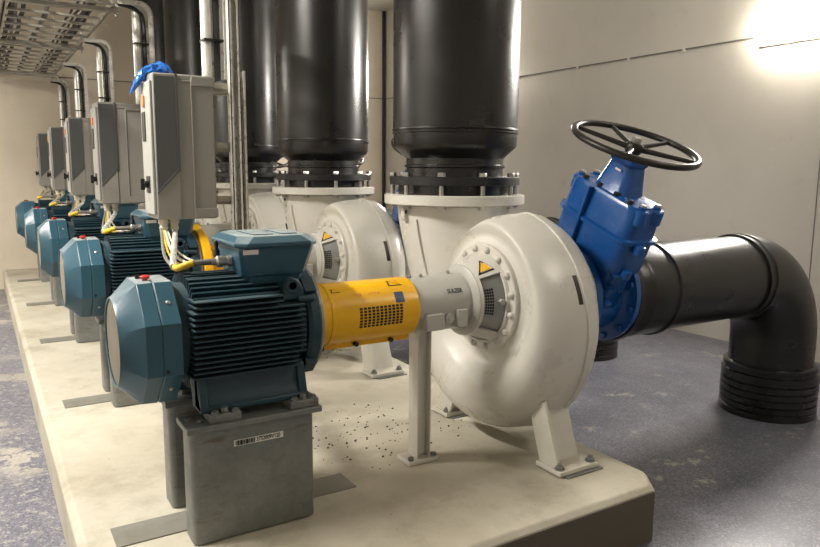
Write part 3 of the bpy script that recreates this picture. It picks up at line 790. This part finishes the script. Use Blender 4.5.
def post():
    t = thing('strut_post', 'tall galvanised channel post rising past the nearest drive cabinet to the ceiling', 'post', (.69, .73, 0)); o = t.location
    b = MB(); x0, y0, x1, y1 = .620, .70, .665, .742
    b.box((x0, y0, 0), (x0+.004, y1, 3.44)); b.box((x1-.004, y0, 0), (x1, y1, 3.44)); b.box((x0, y1-.004, 0), (x1, y1, 3.44)); b.box((x0, y0, 0), (x0+.011, y0+.004, 3.44)); b.box((x1-.011, y0, 0), (x1, y0+.004, 3.44))
    b.build('channel', 'galvs', t, o, smooth=0)
    b = MB(); b.box((x0-.03, y0-.03, 0), (x1+.03, y1+.03, .008)); b.build('base_plate', 'galvt', t, o)
post()
repeat(fr0, ['galvanised channel stand holding the drive cabinet ' + o for o in ORD5[1:]], range(1, 5))

# bright vertical cable channel rising from each cabinet to the ladder
def drop():
    t = thing('cable_channel', 'bright galvanised cable channel rising from the cabinet nearest the camera', 'cable channel', (.60, .85, 1.56), 'bright vertical cable channels')
    o = t.location
    r = .05; cx = .66
    def sweep(b, offs, y0, y1):
        # an L-shaped run: up, round the corner, then towards the ladder
        pass
    path = lambda off: [(.66-off, 1.57)] + [(.66-off, 2.08)] + [(.58 + (.08-off)*math.cos(a), 2.09 + (.08-off)*math.sin(a)) for a in [PI/2*k/8 for k in range(9)]] + [(.46, 2.17-off)]
    b = MB()
    for (oa, ob, ya, yb) in ((0, .006, .80, .90), (0, .03, .80, .806), (0, .03, .894, .90)):
        A, B = path(oa), path(ob)
        b.loft([[(pa[0], ya, pa[1]), (pa[0], yb, pa[1]), (pb[0], yb, pb[1]), (pb[0], ya, pb[1])] for pa, pb in zip(A, B)])
    b.build('channel', 'galvs', t, o, smooth=30)
    b = MB(); b.cyl((.572, .86, 1.556), (.572, .86, 2.12), .026, 16); b.build('conduit', 'galvs', t, o)
    b = MB(); b.tube([(.61, .84, 1.556), (.61, .84, 2.0)] + bez((.61, .84, 2.02), (.61, .84, 2.12), (.56, .84, 2.14), (.47, .84, 2.145), 8), .013, 8)
    b.build('cable', 'cable', t, o)
    for z in (1.72, 1.92):
        b = MB(); b.box((.545, .805, z), (.632, .81+.07, z+.008)); b.build('tie', 'black', t, o)
    return t
repeat(drop(), ['bright galvanised cable channel above the drive cabinet ' + o for o in ORD5[1:]], range(1, 5))

# cables between cabinet and terminal box
def cables():
    t = thing('motor_cable', 'grey metal conduit with yellow end from cabinet to terminal box, nearest the camera', 'cable', (.4, .6, .9), 'motor cables')
    o = t.location
    b = MB(); b.tube([(.378, .76, .914), (.370, .72, .902), (.215, .10, .858), (.206, .06, .850)], .011, 12); b.build('conduit', 'galvs', t, o)
    b = MB(); b.tube(bez((.212, .05, .852), (.200, .0, .846), (.215, -.03, .866), (.248, -.03, .872), 10), .0115, 12); k = b.build('yellow_sleeve', 'cabley', t, o); k['label'] = 'yellow sleeve'
    b = MB(); b.tube([(.244, -.03, .872), (.31, -.03, .872)], .0100, 12); b.build('flexible_end', 'cableg', t, o)
    for dx, m, s in ((-.004, 'cabley', .004), (.004, 'cablewh', .0055), (-.012, 'cableg', .006), (.014, 'cablewh', .004)):
        b = MB(); b.tube(bez((.333+dx, .76, .914), (.325+dx, .66, .90), (.24+dx*2, .35, .82), (.29+dx*5, .10+dx*3, .846), 16), s, 8); b.build('thin_cable', m, t, o)
    return t
repeat(cables(), ['grey metal conduit and thin cables from cabinet to motor, ' + o for o in ORD5[1:]], range(1, 5))

# blue plastic film draped over the near cabinet's top corner
def bag():
    b = MB(); nx, ny = 22, 10; random.seed(3)
    ctrl = [(.395, .75, 1.564), (.36, .765, 1.586), (.325, .79, 1.580), (.295, .82, 1.562), (.272, .85, 1.535), (.258, .88, 1.505), (.250, .90, 1.485)]
    rings = []
    for i in range(nx):
        u = i/(nx-1)*(len(ctrl)-1); k = min(int(u), len(ctrl)-2); f = u-k
        c = Vector(ctrl[k]).lerp(Vector(ctrl[k+1]), f); w = .010 + .022*math.sin(PI*min(1, .12+i/(nx-1)))**.7
        if i in (0, nx-1): w *= .3
        ring = []
        for j in range(14):
            a = 2*PI*j/14; rr = 1 + random.uniform(-.28, .28)
            ring.append(c + Vector((.35*w*math.cos(a)*rr, w*1.1*math.cos(a)*rr, w*.85*math.sin(a)*rr if i > 9 else max(w*.7*math.sin(a)*rr, 1.563-c.z))))
        rings.append(ring)
    b.loft(rings)
    return tag(b.build('plastic_bag', 'film', o=(.36, .77, 1.557), smooth=25), 'crumpled blue plastic film lying on top of the nearest grey cabinet', 'plastic bag')
bag()

# ------------------------------------------------------------------ cable ladder
def ladder():
    t = thing('cable_ladder', 'galvanised cable ladder with rungs running above the motors to the back wall', 'cable ladder', (.2, 4, 2.2)); o = t.location
    ya, yb = 1.2, 6.9
    for x, nm in ((-.10, 0), (.50, 1)):
        b = MB(); b.box((x-.004, ya, 2.19), (x+.004, yb, 2.25)); b.box((x-.004, ya, 2.19), (x+.016 if not nm else x+.004, yb, 2.194)); b.box((x-.016 if nm else x, ya, 2.19), (x, yb, 2.194)); b.build('side_rail', 'galvt', t, o, smooth=0)
    y = ya + .1
    while y < yb:
        b = MB(); b.box((-.10, y, 2.194), (.50, y+.028, 2.210)); b.build('rung', 'galvt', t, o, smooth=0); y += .262
    return t
ladder()
cab_specs = [(.385, .017, 'cable'), (.41, .012, 'cable'), (.30, .008, 'cable'), (.16, .012, 'cableg'), (.145, .010, 'cable'), (.02, .014, 'cable'), (-.05, .016, 'cable'), (-.02, .012, 'cableg'), (.34, .008, 'cable')]
for i, (x, r, m) in enumerate(cab_specs):
    pth = []; y = 1.2
    while y <= 6.85: pth.append((x + random.uniform(-.012, .012), y, 2.210 + r + random.uniform(0, .004))); y += .2
    b = MB(); b.tube(pth, r, 8)
    tag(b.build('power_cable', m, o=(x, 4, 2.21)), 'black or grey cable lying along the cable ladder overhead', 'cable', 'cables on the cable ladder')
for y, s in ((2.7, 'crossing under the ladder nearest the camera'), (4.4, 'crossing under the middle of the ladder'), (6.55, 'crossing under the ladder by the back wall')):
    t = thing('ladder_support', 'galvanised support channel ' + s, 'bracket', (.0, y, 2.15), 'supports under the cable ladder'); o = t.location
    b = MB(); b.box((-.75, y-.015, 2.162), (.53, y+.015, 2.190)); b.build('cross_channel', 'galvt', t, o, bevel=.003)
    for x in (-.45, -.2):
        b = MB(); b.box((x-.014, y-.02, 2.156), (x+.014, y+.02, 2.194)); b.build('clamp', 'cable', t, o, bevel=.003)
    for x in (-.70, .515):
        b = MB(); b.cyl((x, y, 2.14), (x, y, ZC), .006, 8); b.build('threaded_rod', 'galvt', t, o)
# second, lower-left bundle of cables coming in from the aisle wall side
for k, (dz, m) in enumerate(((0, 'cable'), (.03, 'cable'), (.055, 'cableg'))):
    b = MB(); b.tube([(-1.6, 4.40, 2.205+dz*.5), (-.9, 4.40, 2.205+dz*.5), (-.62, 4.42, 2.205+dz*.4), (-.30, 4.46, 2.213+dz*.2), (-.14, 4.6, 2.262)] if k == 0 else
                     [(-1.6, 4.47+k*.03, 2.222), (-.5, 4.47+k*.03, 2.222), (-.11, 4.50+k*.03, 2.270)], .014, 8)
    tag(b.build('power_cable', m, o=(-.6, 4.45, 2.2)), 'cable branching sideways to the left from the ladder', 'cable', 'cables branching off the ladder')
# second narrow ladder beside the first, over the aisle
t = thing('cable_ladder', 'narrower galvanised ladder over the left aisle beside the wide one', 'cable ladder', (-.35, 4, 2.2)); o = t.location
for x in (-.60, -.14):
    b = MB(); b.box((x-.003, 1.2, 2.19), (x+.003, 6.9, 2.25)); b.build('side_rail', 'galvt', t, o, smooth=0)
y = 1.33
while y < 6.9:
    b = MB(); b.box((-.60, y, 2.194), (-.14, y+.028, 2.210)); b.build('rung', 'galvt', t, o, smooth=0); y += .262
for x, r, m in ((-.25, .016, 'cable'), (-.30, .012, 'cable'), (-.42, .018, 'cableg'), (-.5, .014, 'cable')):
    b = MB(); b.tube([(x+random.uniform(-.01, .01), 1.2+.3*k, 2.210+r) for k in range(19)], r, 8)
    tag(b.build('power_cable', m, o=(x, 4, 2.21)), 'cable lying on the narrower ladder over the aisle', 'cable', 'cables on the narrower ladder')

# ------------------------------------------------------------------ lamps
def area(name, loc, rot, sx, sy, power, col):
    l = bpy.data.lights.new(name, 'AREA'); l.shape = 'RECTANGLE'; l.size = sx; l.size_y = sy; l.energy = power; l.color = col
    o = bpy.data.objects.new(name, l); C.objects.link(o); o.location = loc; o.rotation_euler = rot; return o
WARM = (1.0, .95, .88)
def wall_lamp(xw, sgn, y, z, label, power, em=None):
    t = thing('wall_lamp', label, 'lamp', (xw, y, z), 'wall lamps'); o = t.location
    lo = lambda a, b_: (min(a, b_), max(a, b_))
    x0, x1 = lo(xw, xw+sgn*.03); b = MB(); b.box((x0, y-.36, z-.12), (x1, y+.36, z+.12)); b.build('housing', 'lamph', t, o, bevel=.006)
    x0, x1 = lo(xw+sgn*.03, xw+sgn*.13); b = MB(); b.box((x0, y-.34, z-.105), (x1, y+.34, z+.105)); b.build('diffuser', 'lamp', t, o, bevel=.03, seg=4)
    area('wall_lamp_light', (xw+sgn*.14, y, z), (0, math.radians(90)*sgn*-1, 0), .2, .66, power, WARM)
wall_lamp(X1, -1, .70, 2.25, 'glaring white wall lamp on the right wall above the suction pipe', 62)
def batten(x, y, along, z, label, power):
    t = thing('ceiling_lamp', label, 'lamp', (x, y, ZC), 'fluorescent battens'); o = t.location
    b = MB(); b.box((x-.09, y-along/2, z), (x+.09, y+along/2, z+.05)); b.build('housing', 'lamph', t, o, bevel=.005)
    b = MB(); b.box((x-.075, y-along/2+.02, z-.05), (x+.075, y+along/2-.02, z)); b.build('diffuser', 'lamp', t, o, bevel=.015)
    if z < ZC-.06:
        for yy in (y-along/2+.1, y+along/2-.1):
            b = MB(); b.cyl((x, yy, z+.05), (x, yy, ZC), .005, 8); b.build('rod', 'galvt', t, o)
    area('ceiling_lamp_light', (x, y, z-.06), (0, 0, 0), .15, along-.1, power, WARM)
wall_lamp(X1, -1, 4.6, 2.25, 'added white wall lamp on the right wall, unseen behind the nearest black riser', 55)  # guessed lamp, added to brighten the right wall and riser edges
batten(-1.2, .75, 1.5, 3.05, 'unseen batten added over the left aisle beside the nearest pump set', 88)  # guessed lamp out of view, added to light plinth and motors from the left
batten(-1.7, 4.4, 1.5, 2.40, 'unseen batten added over the left aisle near the back wall', 55)  # guessed lamp out of view, added to brighten the back wall
batten(3.4, -2.4, 1.5, ZC-.05, 'ceiling batten on the right behind the camera', 8)

# dry grit on the plinth round the pump feet
random.seed(11); b = MB()
for k in range(230):
    n = random.choice((0, 0, 0, 1)); x = random.gauss(1.15, .25); y = random.gauss(.35, .16) + n*S
    if not (-.1 < x < 1.8 and -.6 < y < 6): continue
    if abs(x-1.13) < .09 and abs(y-n*S) < .07: continue
    rr = random.uniform(.0015, .005); q0 = random.random()*3
    b.loft([[(x+rr*1.2*math.cos(q0+2*PI*i/5), y+rr*math.sin(q0+2*PI*i/5), 0) for i in range(5)], [(x+rr*.7*math.cos(q0+2*PI*i/5), y+rr*.7*math.sin(q0+2*PI*i/5), rr) for i in range(5)]])
g = b.build('grit', 'gritm', o=(1.1, .4, 0), smooth=0); g['kind'] = 'stuff'
tag(g, 'dark crumbs of grit scattered on the concrete plinth near the white support column', 'grit')

w = bpy.data.worlds.new('world'); bpy.context.scene.world = w; w.use_nodes = True
w.node_tree.nodes['Background'].inputs[0].default_value = (.9, .85, .78, 1); w.node_tree.nodes['Background'].inputs[1].default_value = .05

# ------------------------------------------------------------------ camera
cam = bpy.data.cameras.new('camera'); co = bpy.data.objects.new('camera', cam); C.objects.link(co)
r_ = Vector((0.85171501, -0.52396179, 0.00675124)); u_ = Vector((0.07112863, 0.12836712, 0.98917268)); f_ = Vector((0.51915533, 0.84201302, -0.14660089))
mt = Matrix((r_, u_, -f_)).transposed().to_4x4(); mt.translation = Vector((-0.328999, -2.303193, 1.174397)); co.matrix_world = mt
cam.sensor_width = 36; cam.lens = 36*699.01/820; cam.clip_start = .05
sc = bpy.context.scene; sc.camera = co
vs = sc.view_settings; vs.view_transform = 'Standard'; vs.look = 'None'; vs.gamma = 1; vs.use_curve_mapping = False; vs.exposure = .95
